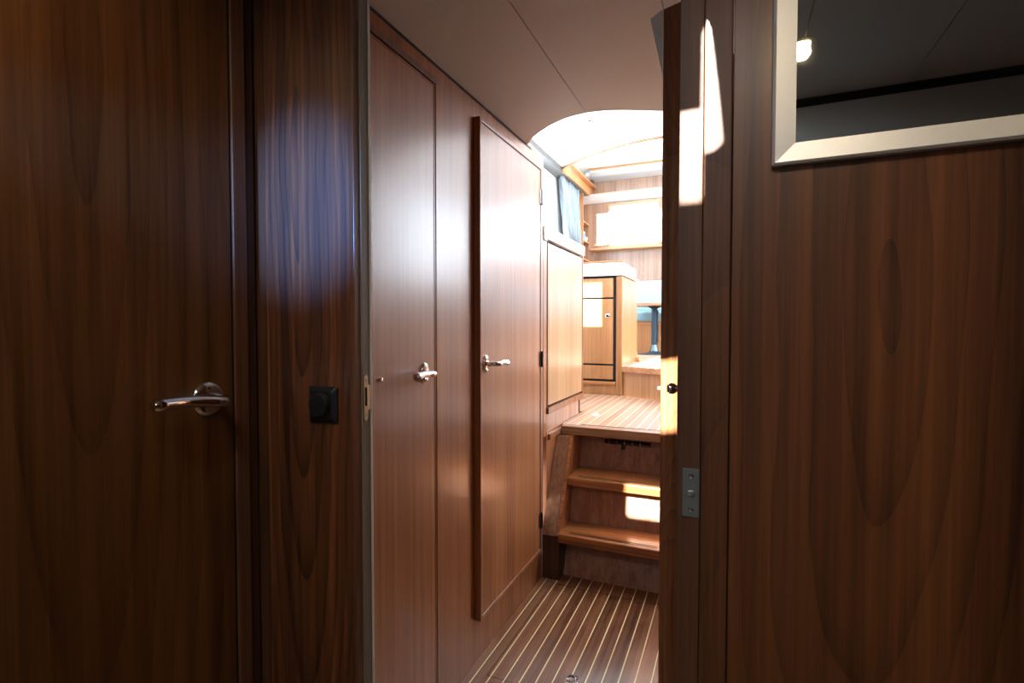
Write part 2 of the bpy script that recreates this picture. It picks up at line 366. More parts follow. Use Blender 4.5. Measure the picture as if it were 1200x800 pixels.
# right post B with latch plate, casing C, bulkhead D
pb = thing('trim_8', 'right doorway post with a grey latch plate and a knob behind', 'door post', (-.052, .74, 0), kind='structure')
obj('post', B(-.0675, -.0385, .700, .778, 0, ZC, .001), wood('post_wood', (.060, .022, .009), (.115, .044, .018), (.17, .07, .03), med=60, fig=.1, fine=250, seed=41, rough=.55, coat=0), pb)
lp = obj('latch_plate', B(-.0595, -.0385, .6975, .7005, .903, .966, .0006), plain('dull_zinc', (.30, .32, .31), .4, metal=.7, bump=.2), pb, label='flat grey metal plate with three fixings')
for zz in (.956, .912):
    bm = bmesh.new(); lathe(bm, [(0, 0), (.0034, 0), (.0026, .0009), (.0012, .0003), (0, .0003)], (-.049, .6975, zz), (0, -1, 0), 14)
    obj('screw', smooth(bm), CHROME, lp)
obj('latch_bolt', smooth(box(bmesh.new(), -.0530, -.0450, .6945, .6976, .930, .9375, .0012)), CHROME, lp)
bm = bmesh.new()
c = Vector((-.0675, .762, 1.062))
lathe(bm, [(0, 0), (.012, 0), (.012, .002), (.005, .003), (.0045, .006), (.006, .008), (.0078, .011), (.0078, .016), (.005, .0195), (0, .0205)], c, (-1, 0, 0), 24)
obj('knob', smooth(bm), BLKMET if False else CHROME, pb, label='small polished knob on the far side')
struct('trim_9', B(-.0375, -.0050, .6955, .74, 0, ZC, .0015), wood('casing_wood', (.050, .016, .006), (.15, .048, .014), (.27, .095, .028), med=60, fig=.15, fine=250, seed=43, rough=.5, coat=.05), 'upright walnut casing between the doorway and the right bulkhead', 'door casing')
struct('wall_front_right', B(-.0035, .98, .700, .74, 0, ZC, .001), W_right, 'broad walnut bulkhead on the right with an arched grain figure', 'wall')
struct('wall_right_cabin', B(.95, .98, -.6, .7, 0, ZC), W_door, 'walnut wall beyond the right edge', 'wall')
struct('wall_back', B(-.87, 1.0, -.62, -.59, 0, 1.885), plain('grey_vinyl', (.40, .42, .41), .6, bump=.2, bscale=400), 'grey vinyl wall behind the viewer, seen in the mirror', 'wall')
struct('wall_back', B(-.9, 1.0, -.68, -.622, -.02, ZC+.03), BLACK, 'dark gap behind the grey vinyl wall', 'wall')

# open side door leaf (edge towards us)
d4 = thing('door_4', 'open passage door seen edge-on right of the steps, partly sunlit', 'door', (-.12, 1.1, .02), kind='structure')
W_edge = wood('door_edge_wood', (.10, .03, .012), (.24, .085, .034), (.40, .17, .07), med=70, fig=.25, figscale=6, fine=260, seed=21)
bm = bmesh.new()
a = math.radians(20)
def rot2(x, y): return (-.139 + x*math.cos(a) + y*math.sin(a), 1.10 - x*math.sin(a) + y*math.cos(a))
lp_ = [rot2(0, 0), rot2(.040, 0), rot2(.040, .62), rot2(0, .62)]
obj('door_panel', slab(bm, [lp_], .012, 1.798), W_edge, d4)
# pale wedge at top of the leaf
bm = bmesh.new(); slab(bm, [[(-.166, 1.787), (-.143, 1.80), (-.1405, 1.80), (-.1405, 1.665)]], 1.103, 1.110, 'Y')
obj('pale_wedge', bm, WHITE, d4, label='pale tapering wedge at the top corner')

# --- ceilings
def ceil_panel(outer, holes, name, label, m=VINYL):
    bm = bmesh.new(); slab(bm, [outer]+holes, ZC, ZC+.012); return struct(name, bm, m, label, 'ceiling')
g = .0012
seams = [-.87, -.49, -.163, .163, .49, .98]
h1 = rect(-.44, -.168, -.372, -.123)  # unseen ceiling openings, outlined to throw the sun patches
h1 = rect(-.44, -.18, -.372, -.123)
h2 = rect(-.142, -.084, -.548, -.29)
h3 = [(-.068, -.317), (-.040, -.317), (-.040, -.223), (-.027, -.22), (-.016, -.205), (-.023, -.08), (-.032, .047), (-.036, .067), (-.040, .05), (-.040, -.108), (-.068, -.108)]
for i in range(5):
    x0, x1 = seams[i]+g, seams[i+1]-g
    holes = [h1] if i == 1 else ([h2, h3] if i == 2 else [])
    ceil_panel(rect(x0, x1, -.58, .705), holes, 'ceiling', 'padded vinyl ceiling panel over the fore cabin, strip %s' % ['at the left wall', 'left with the added skylight opening', 'in the middle', 'right of the middle', 'at the right wall'][i])
arc = [(-.87, 2.06), (-.785, 1.985), (-.75, 1.935), (-.711, 1.898), (-.645, 1.845), (-.577, 1.808), (-.53, 1.795), (-.477, 1.790), (-.42, 1.80), (-.37, 1.817), (-.30, 1.850), (-.232, 1.888), (-.163, 1.93), (-.08, 1.98), (.02, 2.06), (.12, 2.15)]
def arcY(x):
    for (xa, ya), (xb, yb) in zip(arc, arc[1:]):
        if xa <= x <= xb: return ya + (yb-ya)*(x-xa)/(xb-xa)
for i in range(3):
    x0, x1 = seams[i]+g, min(seams[i+1]-g, .12)
    top = [(x, y) for x, y in arc if x0 < x < x1]
    outer = [(x0, .738), (x1, .738), (x1, arcY(x1))] + top[::-1] + [(x0, arcY(x0))]
    ceil_panel(outer, [], 'ceiling', 'taupe padded vinyl ceiling over the passage, %s' % ['left of the long seam', 'right of the long seam', 'at the open door'][i])
    tube_pts = [(x0, arcY(x0), ZC+.003)] + [(x, y, ZC+.003) for x, y in top] + [(x1, arcY(x1), ZC+.003)]
    if i < 2:
        bm = bmesh.new(); tube(bm, tube_pts, .0045, 8); struct('trim_10', smooth(bm), PIPE, 'pale piping along the curved ceiling edge, %s' % ['left of the seam', 'right of the seam'][i], 'piping')
for sx in seams[1:-1]:
    bm = bmesh.new(); box(bm, sx-.006, sx+.006, -.6, min(1.96, arcY(sx)-.01) if sx < .12 else .7, ZC+.013, ZC+.017); struct('ceiling', bm, BLACK, 'dark backing above a ceiling seam', 'ceiling')
struct('ceiling', B(-.9, 1.0, -.63, -.57, ZC+.013, ZC+.02), BLACK, 'dark backing above the gap at the back of the ceiling', 'ceiling')
struct('ceiling', B(-.9, 1.0, .69, .75, ZC+.013, ZC+.02), BLACK, 'dark backing above the doorway header', 'ceiling')
# fascia around the arch + deck over the side cabins
deck_l = [(-1.78, 1.65), (-.865, 1.65), (-.865, 2.24), (-1.78, 2.24)]
struct('ceiling', slab(bmesh.new(), [deck_l], 1.925, 1.95), WHITE, 'white deck over the side cabin at the left', 'ceiling')
struct('ceiling', slab(bmesh.new(), [rect(.12, 1.7, 1.65, 2.26)], 1.925, 1.95), WHITE, 'white deck over the side cabin at the right', 'ceiling')
struct('ceiling', slab(bmesh.new(), [[(-.868, 1.65), (.12, 1.65)] + [(x, y-.012) for x, y in arc[::-1] if x > -.868] + [(-.868, 2.045)]], 1.93, 1.95), WHITE, 'white dashboard panel above the arched opening', 'ceiling')

# --- saloon shell
NV = 2.75
curve = [(-1.72, 5.055), (-1.696, 5.036), (-1.58, 4.935), (-1.42, 4.815), (-1.261, 4.712), (-1.06, 4.60), (-.869, 4.521), (-.70, 4.49), (-.565, 4.480), (-.3, 4.49), (0, 4.53), (.6, 4.7), (1.0, 4.9), (1.6, 5.2)]
struct('ceiling', slab(bmesh.new(), [[(-1.78, 1.62), (1.66, 1.62)] + curve[::-1] + [(-1.78, 5.06)]], NV, NV+.02), WHITE, 'white saloon headliner with a curved aft edge', 'ceiling')
bm = bmesh.new(); tube(bm, [(x, y+.010, NV-.006) for x, y in curve], .015, 8); struct('trim_11', smooth(bm), W_trim, 'curved wooden lip of the saloon headliner', 'moulding')
bm = bmesh.new(); slab(bm, [rect(-1.78, 1.66, 4.40, 6.16), rect(-1.555, -.20, 4.66, 5.31), rect(0, 1.3, 4.66, 5.31)], 2.98, 3.0); struct('ceiling', bm, WHITE, 'white upper roof with added open roof lights', 'ceiling')  # roof openings added to throw the sun patch on the aft wall
struct('wall_roof_step', B(-1.78, 1.66, 4.38, 4.40, NV+.02, 3.0), WHITE, 'white riser between the two roof levels', 'wall')
# side walls
def rr(y0, y1, z0, z1, r, k=8):
    pts = []
    for cy, cz, a0 in ((y1-r, z1-r, 0), (y0+r, z1-r, 90), (y0+r, z0+r, 180), (y1-r, z0+r, 270)):
        for i in range(k+1):
            t = math.radians(a0 + 90*i/k); pts.append((cy + r*math.cos(t), cz + r*math.sin(t)))
    return pts
wl = rr(3.2, 5.02, 1.80, 2.62, .22)
wl_o = [(5.02-.42, 2.62), (4.80, 2.55), (4.95, 2.45), (5.08, 2.30), (5.17, 2.12), (5.20, 1.95), (5.20, 1.78), (3.2, 1.78), (3.2, 2.62)]
struct('wall_left_saloon', slab(bmesh.new(), [rect(2.2, 6.16, .5, 3.0), wl_o], -1.78, -1.72, 'X'), WHITE, 'white left side of the saloon with a curved window', 'wall')
bm = bmesh.new(); tube(bm, [(-1.715, y, z) for y, z in wl_o[::-1]][0:] , .018, 8)
struct('window_1', smooth(bm), TEAL, 'pale grey curved trim of the left saloon window', 'window trim')
struct('wall_right_saloon', slab(bmesh.new(), [rect(2.2, 6.16, .5, 3.0), rect(2.5, 4.1, 1.65, 2.68), rect(4.2, 5.9, 1.65, 2.68)], 1.6, 1.66, 'X'), W_sal, 'wooden right side of the saloon with two unseen added windows', 'wall')  # unseen windows, sized for the sheen on the passage doors
# unseen windscreen wall, openings shaped to sun the cabinet and light the saloon
struct('wall_windscreen', slab(bmesh.new(), [rect(-1.78, 1.66, 1.93, NV+.02), rect(-1.60, -.877, 2.30, 2.68), rect(-.66, .40, 2.05, 2.68), rect(.5, 1.5, 2.05, 2.68)], 1.62, 1.66, 'Y'), WHITE, 'unseen white windscreen frame above the passage', 'wall')
struct('wall_right_saloon', B(1.6, 1.66, 1.62, 2.2, 1.93, 3.0), WHITE, 'white right end of the windscreen', 'wall')
struct('wall_left_saloon', B(-1.78, -1.72, 1.62, 2.2, 1.93, 3.0), WHITE, 'white left end of the windscreen', 'wall')
# aft wall
BY = 6.1
struct('wall_back_saloon', slab(bmesh.new(), [rect(-1.78, 1.66, 2.09, 3.0), rect(-1.37, -.81, 2.115, 2.585), rect(-.4, 1.3, 2.115, 2.585)], BY, BY+.04, 'Y'), W_aft, 'light wooden aft wall of the saloon', 'wall')
struct('wall_back_saloon', B(-1.78, 1.66, BY+.10, BY+.14, .8, 2.10), W_aft, 'recessed lower aft wall behind the sofa', 'wall')
struct('wall_back_saloon', B(-1.78, -1.575, BY-.002, BY+.12, .8, 2.09), W_aft, 'light wooden upright left of the recess', 'wall')
struct('trim_12', B(-1.60, 1.6, BY-.055, BY+.12, 2.068, 2.092, .003), W_salH, 'wooden window sill along the aft wall', 'sill')
# aft window
w2 = thing('window_2', 'small aft window with a pleated blind drawn part way', 'window', (-1.09, BY, 2.09), kind='structure')
bm = bmesh.new(); slab(bm, [rect(-1.392, -.792, 2.093, 2.607), rect(-1.365, -.815, 2.118, 2.58)], BY-.018, BY-.001, 'Y'); obj('window_frame', bm, W_salH, w2)
obj('window_pane', B(-1.37, -.81, BY+.015, BY+.019, 2.115, 2.585), GLASS, w2)
bm = bmesh.new(); n = 7
pl = []
for i in range(n*2+1): pl.append((BY-.002 - (.014 if i % 2 else 0), 2.575 - i*.0085))
back = [(y+.003, z) for y, z in pl[::-1]]
slab(bm, [[(y, z) for y, z in pl+back]], -1.345, -.835, 'X'); obj('pleated_blind', bm, CREAM, w2)
struct('window_3', slab(bmesh.new(), [rect(-.43, 1.33, 2.093, 2.607), rect(-.4, 1.3, 2.118, 2.58)], BY-.018, BY-.001, 'Y'), W_salH, 'aft window frame hidden on the right', 'window')
# soffit along left side with wooden inner face and light strip
struct('trim_13', B(-1.72, -1.6005, 3.6, BY-.001, 2.700, 2.7495), GREYSOF, 'grey soffit and curtain track along the left side', 'soffit')
struct('trim_14', B(-1.60, -1.575, 4.95, BY, 2.700, 2.80, .003), W_salH, 'orange wooden beam along the left side', 'beam')
struct('trim_15', B(-1.575, -1.53, 5.0, BY, 2.80, 2.82, .003), W_salH, 'slim wooden cornice under the raised roof', 'beam')
for nm, loc, d, a_, b_ in (('portal_screen', (-.1, 1.60, 2.36), (0, 1, 0), 3.3, .8), ('portal_left', (-1.80, 4.2, 2.2), (1, 0, 0), 2.1, .9), ('portal_right', (1.68, 4.1, 2.18), (-1, 0, 0), 3.1, .9),
        ('portal_aft', (-.05, BY+.06, 2.35), (0, -1, 0), 2.8, .5), ('portal_roof', (-.13, 4.985, 3.02), (0, 0, -1), 2.9, .68), ('portal_hatch', (-.23, -.25, 1.94), (0, 0, -1), .46, .65)):
    portal(nm, loc, d, a_, b_)

# ================================================================== THINGS
# --- floor hatch with lift ring
fh = thing('floor_hatch', 'striped lift-out floor board in the passage with a recessed ring', 'floor hatch', (-.32, 1.82, 0))
obj('hatch_board', B(HX0+.002, HX1-.002, HY0+.002, HY1-.002, -.02, .0), FLOOR, fh)
bm = bmesh.new(); box(bm, -.500, -.452, 1.560, 1.604, -.001, .0015, .0007)
obj('ring_plate', bm, CHROME, fh, label='small shiny lift plate')
bm = bmesh.new(); pts = [(-.476+.014*math.cos(t*PI/8), 1.582+.014*math.sin(t*PI/8), .0035) for t in range(17)]; tube(bm, pts, .0018, 8); obj('lift_ring', smooth(bm), CHROME, fh)

# --- stairs
W_outer = wood('outer_board_wood', (.14, .055, .025), (.23, .10, .05), (.32, .15, .08), med=60, fig=.05, fine=300, seed=24)
SX0, SX1 = -.716, .115
st = thing('staircase', 'three wooden steps rising from the passage to the landing', 'stairs', (-.4, 2.35, 0))
def tread(y0, y1, z):
    bm = bmesh.new(); box(bm, SX0, SX1, y0, y1, z-.040, z, .006)
    t = obj('tread', smooth(bm, 60), W_tread, st)
    for k, yy in enumerate((y0+.022, y0+.036)):
        obj('grip_strip', B(SX0+.045, -.285 if z < .3 else SX1-.03, yy, yy+.006, z-.001, z+.0012), RUBBER, t, label='black rubber strip')
    return t
tread(2.170, 2.392, .22); tread(2.310, 2.56, .44)
def sriser(y0, z0, y1, z1):
    bm = bmesh.new(); slab(bm, [[(y0, z0), (y1, z1), (y1+.015, z1), (y0+.015, z0)]], SX0, SX1, 'X'); return bm
obj('riser', sriser(2.250, .0005, 2.325, .180), W_riser, st); obj('riser', sriser(2.352, .22, 2.385, .400), W_riser, st)
obj('riser', sriser(2.520, .44, 2.555, .618), W_riser, st)
bm = bmesh.new(); slab(bm, [[(2.184, .205), (2.400, .617), (2.60, .617), (2.60, .03), (2.30, .03), (2.30, .205)]], -.7315, SX0+.001, 'X'); obj('side_board', bm, W_tread, st, label='inner sloping side board')
bm = bmesh.new(); slab(bm, [[(2.176, .205), (2.392, .617), (2.55, .617), (2.55, .205)]], -.795, -.7325, 'X'); obj('outer_board', bm, W_outer, st, label='outer sloping side board')
obj('foot_post', B(-.795, SX0, 2.186, 2.296, .0005, .204, .002), W_dark, st, label='dark post at the foot')
bm = bmesh.new(); box(bm, -.783, SX1, 2.42, 2.473, .6185, .661, .004); obj('landing_nosing', bm, wood('nosing_wood', (.14, .06, .03), (.25, .12, .06), (.36, .19, .10), axis='X', med=60, fig=.05, seed=30), st)
obj('grip_strip', B(-.70, SX1, 2.484, 2.491, .6595, .6615), RUBBER, st, label='black strip on the landing edge')
obj('red_glint', smooth(lathe(bmesh.new(), [(0, 0), (.006, 0), (.005, .002), (0, .003)], (SX0+.001, 2.235, .268), (1, 0, 0), 14, 1.8, .7)), RED, st, label='small red spot painted as a glint')  # red spot added in place of a small glint
# black rod on upper riser
rod = thing('rod_bracket', 'short black segmented rod clipped under the landing edge', 'rod', (-.477, 2.535, .55))
bm = bmesh.new(); n = 24; L0, L1 = -.590, -.362
pts = []; rads = []
for i in range(6):
    xa = L0 + (L1-L0)*i/6; xb = L0 + (L1-L0)*(i+1)/6
    pts += [(xa+.001, 2.528, 0.578), (xa+.005, 2.528, 0.578), (xb-.006, 2.528, 0.578), (xb-.001, 2.528, 0.578)]; rads += [.0090, .0105, .0105, .0090]
tube(bm, pts, rads, 14); obj('rod', smooth(bm), BLKMET, rod)
for i in range(1, 6):
    x = L0+(L1-L0)*i/6 - .012
    obj('ring', smooth(lathe(bmesh.new(), [(.009, -.0025), (.0125, -.002), (.0125, .002), (.009, .0025)], (x, 2.528, 0.578), (1, 0, 0), 16)), BRUSH, rod, label='bright metal ring')
obj('clip', B(-.505, -.487, 2.515, 2.546, 0.546, .572, .003), RUBBER, rod)
# small flat white oval on the landing
tag_ = obj('white_oval', smooth(lathe(bmesh.new(), [(0, 0), (.028, 0), (.026, .004), (.010, .005), (0, .005)], (-.705, 2.79, .6605), (0, 0, 1), 24, .7, 1.2)), plain('white_oval_mat', (.8, .8, .78), .4), label='flat white oval on the landing floor', cat='deck fitting')

# --- low cupboard beside the steps (door panel with dark reveal)
cb = thing('cupboard', 'tall pale wood cupboard above the steps with a dark-edged door', 'cupboard', (-1.05, 2.56, .63))
obj('carcass', B(-1.3, -.815, 2.245, 2.87, .661, 1.56), BLACK, cb, label='dark carcass showing in the gap')
bm = bmesh.new(); box(bm, -.83, -.80, 2.21, 2.252, .64, 1.60, .002); obj('corner_post', bm, W_cor2, cb)
obj('door', B(-.814, -.797, 2.262, 2.845, .782, 1.540, .002), wood('cupboard_veneer', (.30, .16, .075), (.42, .24, .12), (.52, .32, .17), med=60, fig=.1, fine=300, seed=17, coat=.5), cb)
obj('bottom_rail', B(-.85, -.790, 2.253, 2.868, .742, .772, .003), W_trim, cb, label='pale moulded rail under the door')
obj('side_edge', B(-.85, -.797, 2.855, 2.872, .772, 1.552, .001), W_trim, cb)
obj('top_cap', B(-1.72, -.792, 2.205, 2.88, 1.556, 1.612, .004), plain('pale_top', (.78, .74, .68), .35), cb, label='pale worktop edge')
obj('base_panel', B(-.85, -.803, 2.253, 2.80, .650, .742), W_riser, cb)
obj('ledge', B(-.7995, -.785, 2.262, 2.66, .6205, .648, .002), W_trim, cb, label='light ledge strip at the foot')
obj('corner_cap', B(-.832, -.794, 2.205, 2.25, 1.545, 1.60, .004), plain('grey_cap', (.35, .36, .35), .5), cb, label='small grey corner block')

# --- drawer cabinet on the landing
CF = 3.655
dc = thing('drawer_cabinet', 'pale wood galley cabinet facing us on the landing with drawers and a knob', 'cabinet', (-1.1, 3.95, .66))
obj('body', B(-1.6, -.743, CF+.004, 4.235, .6605, 1.512), BLACK, dc, label='dark body behind the fronts')
obj('side_panel', B(-.742, -.727, CF+.03, 4.24, .874, 1.508, .001), W_sal, dc)
obj('corner_post', B(-.772, -.7265, CF-.010, CF+.035, .6605, 1.512, .008), W_sal, dc)
obj('plinth', B(-1.6, -.772, CF+.0, CF+.01, .6605, .735), W_sal, dc)
obj('plinth_rail', B(-1.6, -.772, CF-.016, CF+.004, .735, .757, .002), W_salH, dc)
dA = obj('drawer', B(-1.6, -.793, CF-.012, CF+.003, 1.362, 1.498, .002), W_sal, dc)
dB = obj('door', B(-1.6, -.793, CF-.012, CF+.003, .885, 1.350, .002), W_sal, dc)
obj('drawer', B(-1.6, -.793, CF-.012, CF+.003, .774, .872, .002), W_sal, dc)
obj('knob', smooth(lathe(bmesh.new(), [(0, 0), (.017, 0), (.017, .003), (.012, .005), (.011, .010), (.0, .011)], (-.832, CF-.012, 1.230), (0, -1, 0), 20)), CHROME, dB)
obj('worktop', B(-1.72, -.715, CF-.02, 4.25, 1.516, 1.535, .003), plain('white_worktop', (.84, .84, .82), .3), dc, label='thin white worktop')
# raised worktop surround
fd = thing('worktop_surround', 'cream raised surround standing on the galley cabinet', 'surround', (-1.1, 3.9, 1.536))
CRM = plain('cream_laminate', (.84, .80, .72), .4)
obj('front_panel', B(-1.66, -.735, CF+.01, CF+.03, 1.5355, 1.612, .003), CRM, fd)
obj('side_panel', B(-.75, -.730, CF+.031, 4.20, 1.5355, 1.612, .003), CRM, fd)
obj('wood_cap', B(-1.66, -.725, CF+.004, CF+.036, 1.6125, 1.625, .002), W_salH, fd, label='thin wooden cap')
# step light
sl = thing('step_light', 'small pale rectangular light on the saloon step face', 'light', (-.425, 3.46, .73))
obj('housing', B(-.455, -.405, 3.440, 3.462, .738, .762, .004), WHITE, sl)
obj('end_cap', B(-.460, -.4555, 3.442, 3.460, .740, .760, .001), BRUSH, sl)

# --- pedestal table
TX, TY = -.742, 5.35
tb = thing('pedestal_table', 'low saloon table on a dark pedestal in front of the blue sofa', 'table', (TX, TY, .872))
bm = bmesh.new(); lathe(bm, [(0, 0), (.16, 0), (.16, .006), (.08, .014), (.045, .035), (.030, .09), (.028, .10)], (TX, TY, .8722), (0, 0, 1), 32); obj('base', smooth(bm), plain('grey_cast_metal', (.10, .14, .17), .3, metal=.8), tb, label='flared metal foot')
bm = bmesh.new(); tube(bm, [(TX, TY, .97), (TX, TY, 1.345)], .030, 24)
for k in range(3):
    t = k*2*PI/3+.3; box(bm, TX+.034*math.cos(t)-.006, TX+.034*math.cos(t)+.006, TY+.034*math.sin(t)-.006, TY+.034*math.sin(t)+.006, .99, 1.32, .002)
obj('column', smooth(bm), plain('dark_blue_grey_metal', (.04, .07, .10), .35, metal=.7), tb, label='dark fluted column')
obj('column_flange', smooth(lathe(bmesh.new(), [(0, 0), (.03, 0), (.07, .018), (.07, .024), (0, .024)], (TX, TY, 1.335), (0, 0, 1), 24)), BLKMET, tb)
obj('tabletop', slab(bmesh.new(), [rr(TX-.25, TX+.75, TY-.26, TY+.30, .06)], 1.3595, 1.386, 'Z'), wood('table_wood', (.16, .08, .04), (.26, .14, .07), (.36, .2, .11), axis='X', seed=31), tb)
# foot stop block
obj('floor_block', B(-.727, -.695, 4.17, 4.235, .8725, .905, .002), W_salH, label='small wooden block on the floor at the cabinet corner', cat='block')

# --- sofa
sf = thing('sofa', 'pale blue saloon sofa with wooden base along the aft wall', 'sofa', (-.3, 5.95, .872))
obj('base', B(-1.50, 1.2, 5.72, 6.08, .8725, 1.180), W_sal, sf)
obj('base_rail', B(-1.50, 1.2, 5.705, 5.722, 1.180, 1.205, .003), W_salH, sf)
bm = bmesh.new(); box(bm, -1.5, 1.2, 5.69, 6.05, 1.2055, 1.325, .03); obj('seat_cushion', smooth(bm, 60), BLUE, sf)
bm = bmesh.new(); box(bm, -1.5, 1.2, 5.93, 6.13, 1.326, 1.672, .03); obj('back_cushion', smooth(bm, 60), plain('pale_blue_back', (.25, .42, .49), .85, bump=.3, bscale=600), sf)

# --- curtain on left side
def curtain():
    bm = bmesh.new(); ny, nz = 64, 26; zt, zb = 2.698, 1.80
    grid = {}
    for j in range(nz+1):
        v = j/nz; z = zt + (zb-zt)*v
        pinch = math.exp(-((v-.80)/.13)**2)
        wd = .63*(1 - .30*v*(1-v) - .42*pinch) + (.10*max(0, v-.86)/.14)
        cy = 5.385 + .10*pinch + .06*v
        for i in range(ny+1):
            u = i/ny
            y = cy + (u-.5)*wd
            x = -1.660 + .034*math.sin(u*2*PI*8 + .5*math.sin(v*5)) + .008*math.sin(u*37+v*9) + .02*math.sin(v*3)
            grid[i, j] = (bm.verts.new((x, y, z)), bm.verts.new((x+.003, y, z)))
    for j in range(nz):
        for i in range(ny):
            for s in (0, 1):
                q = [grid[i, j][s], grid[i+1, j][s], grid[i+1, j+1][s], grid[i, j+1][s]]
                bm.faces.new(q if s else q[::-1])
    for j in range(nz):
        for i in (0, ny): bm.faces.new([grid[i, j][0], grid[i, j+1][0], grid[i, j+1][1], grid[i, j][1]])
    for i in range(ny):
        for j in (0, nz): bm.faces.new([grid[i, j][0], grid[i+1, j][0], grid[i+1, j][1], grid[i, j][1]])
    bmesh.ops.recalc_face_normals(bm, faces=bm.faces[:])
    return smooth(bm, 80)
ct = thing('curtain', 'pale blue-grey pleated curtain hanging beside the left saloon window', 'curtain', (-1.665, 5.43, 1.80))
obj('curtain_fabric', curtain(), CURT, ct)
bm = bmesh.new(); pts = []
for k in range(21):
    t = 2*PI*k/20; pts.append((-1.665+.042*math.cos(t), 5.55+.20*math.sin(t), 1.985+.02*math.cos(t)))
tube(bm, pts, .014, 8); obj('tie_band', smooth(bm), CURT, ct)
# --- corner shelf unit
sh = thing('corner_shelf', 'open wooden corner shelves beside the curtain', 'shelf', (-1.66, 5.95, 1.62))
obj('back_panel', B(-1.719, -1.712, 5.83, 6.098, 1.62, 2.75), W_sal, sh)
for zz in (2.385, 2.165, 1.95): obj('shelf', B(-1.711, -1.62, 5.83, 6.098, zz-.012, zz+.006, .002), W_salH, sh)
obj('side_panel', B(-1.711, -1.62, 5.815, 5.829, 1.62, 2.75, .001), W_sal, sh)
jr = thing('glass_jar', 'small blue and white jar on the corner shelf', 'jar', (-1.655, 5.93, 2.172))
obj('jar_body', smooth(lathe(bmesh.new(), [(0, 0), (.028, 0), (.034, .02), (.034, .06), (.022, .08), (.022, .085), (0, .086)], (-1.655, 5.93, 2.172), (0, 0, 1), 20)), plain('blue_glaze', (.12, .2, .35), .2), jr)
obj('jar_lid', smooth(lathe(bmesh.new(), [(0, 0), (.025, 0), (.025, .012), (.008, .02), (0, .03)], (-1.655, 5.93, 2.2585), (0, 0, 1), 20)), WHITE, jr)
obj('cup', smooth(lathe(bmesh.new(), [(0, 0), (.022, 0), (.028, .05), (.025, .05), (.019, .005), (0, .005)], (-1.655, 6.03, 2.172), (0, 0, 1), 20)), WHITE, label='small white cup beside the jar on the corner shelf', cat='cup')
# --- pelmet light, blind box
pm = thing('pelmet', 'white wedge-shaped pelmet lamp above the aft window', 'pelmet', (-.8, 6.03, 2.64))
bm = bmesh.new(); slab(bm, [[(5.955, 2.705), (5.955, 2.695), (6.085, 2.632), (6.098, 2.632), (6.098, 2.705)]], -1.70, 1.2, 'X'); obj('pelmet_body', bm, plain('pelmet_white', (.5, .5, .5), .5), pm)
obj('wood_cap', B(-1.70, 1.2, 5.950, 6.098, 2.7052, 2.716, .002), W_salH, pm)
bb = thing('blind_box', 'long white rounded box under the raised roof at the aft wall', 'blind box', (-.6, 5.9, 2.86))
bm = bmesh.new(); slab(bm, [[(6.098, 2.885), (5.93, 2.905), (5.86, 2.94), (5.85, 2.97), (6.098, 2.97)]], -1.56, 1.2, 'X')
obj('box_body', bm, plain('off_white_box', (.50, .53, .54), .45), bb)
obj('box_end', smooth(lathe(bmesh.new(), [(1, 0), (.92, .03), (.7, .055), (.35, .07), (0, .073)], (-1.561, 5.975, 2.93), (-1, 0, 0), 20, .042, .12)), WHITE, bb)
obj('wood_lip', B(-1.56, 1.2, 5.838, 5.85, 2.955, 2.978, .002), W_salH, bb, label='thin wooden lip')
# --- socket and headliner light
so = thing('wall_socket', 'small white socket on the pale wall left of the curtain', 'socket', (-1.2, 3.6, 1.9))
so.location = (-1.716, 4.76, 2.24)
CY = 5.07
obj('plate', rrp := slab(bmesh.new(), [rr(4.77, 4.86, 2.20, 2.28, .01, 3)], -1.7195, -1.708, 'X'), TEAL, so)
obj('rocker', B(-1.708, -1.703, 4.80, 4.83, 2.222, 2.258, .002), WHITE, so)
hl = thing('headliner_lamp', 'small round chrome lamp in the white saloon headliner', 'ceiling light', (-1.053, 3.956, 2.735))
obj('rim', smooth(lathe(bmesh.new(), [(.040, 0), (.034, -.008), (.026, -.009), (.026, 0)], (-1.053, 3.956, 2.749), (0, 0, 1), 28)), CHROME, hl)
obj('lens', smooth(lathe(bmesh.new(), [(0, -.005), (.026, -.004), (.026, 0)], (-1.053, 3.956, 2.749), (0, 0, 1), 28)), WHITE, hl)

# --- dimmer
dm = thing('dimmer_switch', 'black square dimmer with a round knob on the left bulkhead', 'dimmer switch', (-.6735, .707, .98))
bm = bmesh.new()
fo = rr(-.706, -.641, .979, 1.044, .004, 3); fi = rr(-.698, -.649, .987, 1.036, .004, 3)
lo = [bm.verts.new((x, .7068, z)) for x, z in fo]; l2 = [bm.verts.new((x, .7035, z)) for x, z in fo]; hi = [bm.verts.new((x, .6975, z)) for x, z in fi]
n = len(lo)
for i in range(n):
    j = (i+1) % n; bm.faces.new([lo[i], lo[j], l2[j], l2[i]]); bm.faces.new([l2[i], l2[j], hi[j], hi[i]])
bm.faces.new(hi); bm.faces.new(lo[::-1]); bmesh.ops.recalc_face_normals(bm, faces=bm.faces[:])
obj('face_plate', bm, RUBBER, dm)
obj('dimmer_knob', smooth(lathe(bmesh.new(), [(0, 0), (.0215, 0), (.0205, .007), (.0190, .0088), (0, .0092)], (-.6735, .6975, 1.0115), (0, -1, 0), 40)), RUBBER, dm)

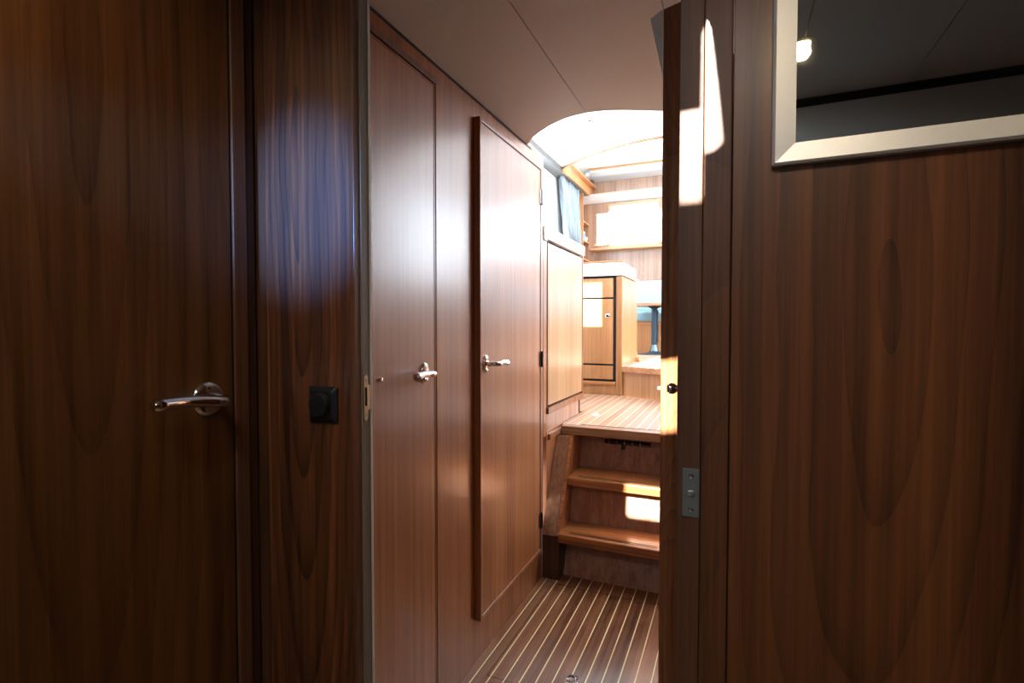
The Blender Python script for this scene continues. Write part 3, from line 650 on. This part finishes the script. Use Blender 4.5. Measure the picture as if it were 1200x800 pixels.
# --- mirror
mr = thing('mirror', 'aluminium framed mirror on the right bulkhead reflecting the ceiling', 'mirror', (.25, .695, 1.342))
MX0, MX1, MZ0, MZ1 = .0395, .50, 1.342, 1.83
bm = bmesh.new(); fw = .0245
outer = [(MX0, MZ0), (MX1, MZ0), (MX1, MZ1), (MX0, MZ1)]; inner = [(MX0+fw, MZ0+fw), (MX1-fw, MZ0+fw), (MX1-fw, MZ1-fw), (MX0+fw, MZ1-fw)]
mid = [(x+(.003 if x < .2 else -.003), z+(.003 if z < 1.5 else -.003)) for x, z in outer]
vb = [bm.verts.new((x, .6998, z)) for x, z in outer]; vo = [bm.verts.new((x, .690, z)) for x, z in outer]; vm = [bm.verts.new((x, .6880, z)) for x, z in mid]
vi = [bm.verts.new((x, .6905, z)) for x, z in inner]; vq = [bm.verts.new((x, .6960, z)) for x, z in inner]
for i in range(4):
    j = (i+1) % 4
    for A_, D_ in ((vb, vo), (vo, vm), (vm, vi), (vi, vq)): bm.faces.new([A_[i], A_[j], D_[j], D_[i]])
bmesh.ops.recalc_face_normals(bm, faces=bm.faces[:])
obj('mirror_frame', bm, ALU, mr)
obj('mirror_glass', B(MX0+fw-.003, MX1-fw+.003, .6955, .6985, MZ0+fw-.003, MZ1-fw+.003), MIRROR, mr)

# --- ceiling downlights in the fore cabin
def downlight(x, y, label, power, col=(1, .74, .44), size=1.75, aim=(0, .66, -.75), em=LENS):
    t = thing('ceiling_downlight', label, 'ceiling light', (x, y, ZC-.01), 'warm downlights in the fore cabin ceiling')
    obj('rim', smooth(lathe(bmesh.new(), [(.032, 0), (.032, -.004), (.024, -.008), (.021, -.006), (.021, -.001)], (x, y, ZC), (0, 0, 1), 28)), CHROME, t)
    obj('lens', smooth(lathe(bmesh.new(), [(0, -.004), (.021, -.003), (.021, -.001)], (x, y, ZC), (0, 0, 1), 28)), em, t)
    l = bpy.data.lights.new('lamp', 'SPOT'); l.energy = power; l.color = col; l.spot_size = size; l.spot_blend = 1; l.shadow_soft_size = .02
    lo = bpy.data.objects.new('lamp', l); C.objects.link(lo); lo.parent = t; lo.location = (0, 0, -.015)
    lo.rotation_euler = Vector(aim).to_track_quat('-Z', 'Y').to_euler()
    return t
downlight(.158, -.195, 'lit warm ceiling downlight reflected at the left edge of the mirror', 5.5)
downlight(-.62, .02, 'warm ceiling downlight above the near left cabin door', 7.0, aim=(-.35, .45, -.8))
downlight(.70, .02, 'warm ceiling downlight beyond the right edge, above the bulkhead', .9)

# --- added blue spot, unseen, that throws the glow on the left bulkhead
RP = Vector((-.74, -.55, 1.50))
rl = thing('added_blue_lamp', 'added blue lamp on the grey wall behind the viewer, unseen, for the bulkhead glow', 'lamp', (RP.x, -.585, RP.z))
obj('mount', smooth(lathe(bmesh.new(), [(0, 0), (.022, 0), (.022, .004), (.006, .006), (.006, .03), (0, .03)], (RP.x, -.589, RP.z), (0, 1, 0), 24)), CHROME, rl)
aim = (Vector((-.735, .707, 1.375)) - RP).normalized()
obj('lamp_head', smooth(lathe(bmesh.new(), [(0, -.01), (.018, -.01), (.021, .02), (.018, .021), (.016, .005), (0, .004)], RP, aim, 24)), CHROME, rl)
l_ = bpy.data.lights.new('lamp', 'SPOT'); l_.energy = 220; l_.color = (.13, .36, 1); l_.spot_size = math.radians(19); l_.spot_blend = 1; l_.shadow_soft_size = .012
lo_ = bpy.data.objects.new('lamp', l_); C.objects.link(lo_); lo_.parent = rl; lo_.location = RP + aim*.03 - rl.location
lo_.rotation_euler = aim.to_track_quat('-Z', 'Y').to_euler()
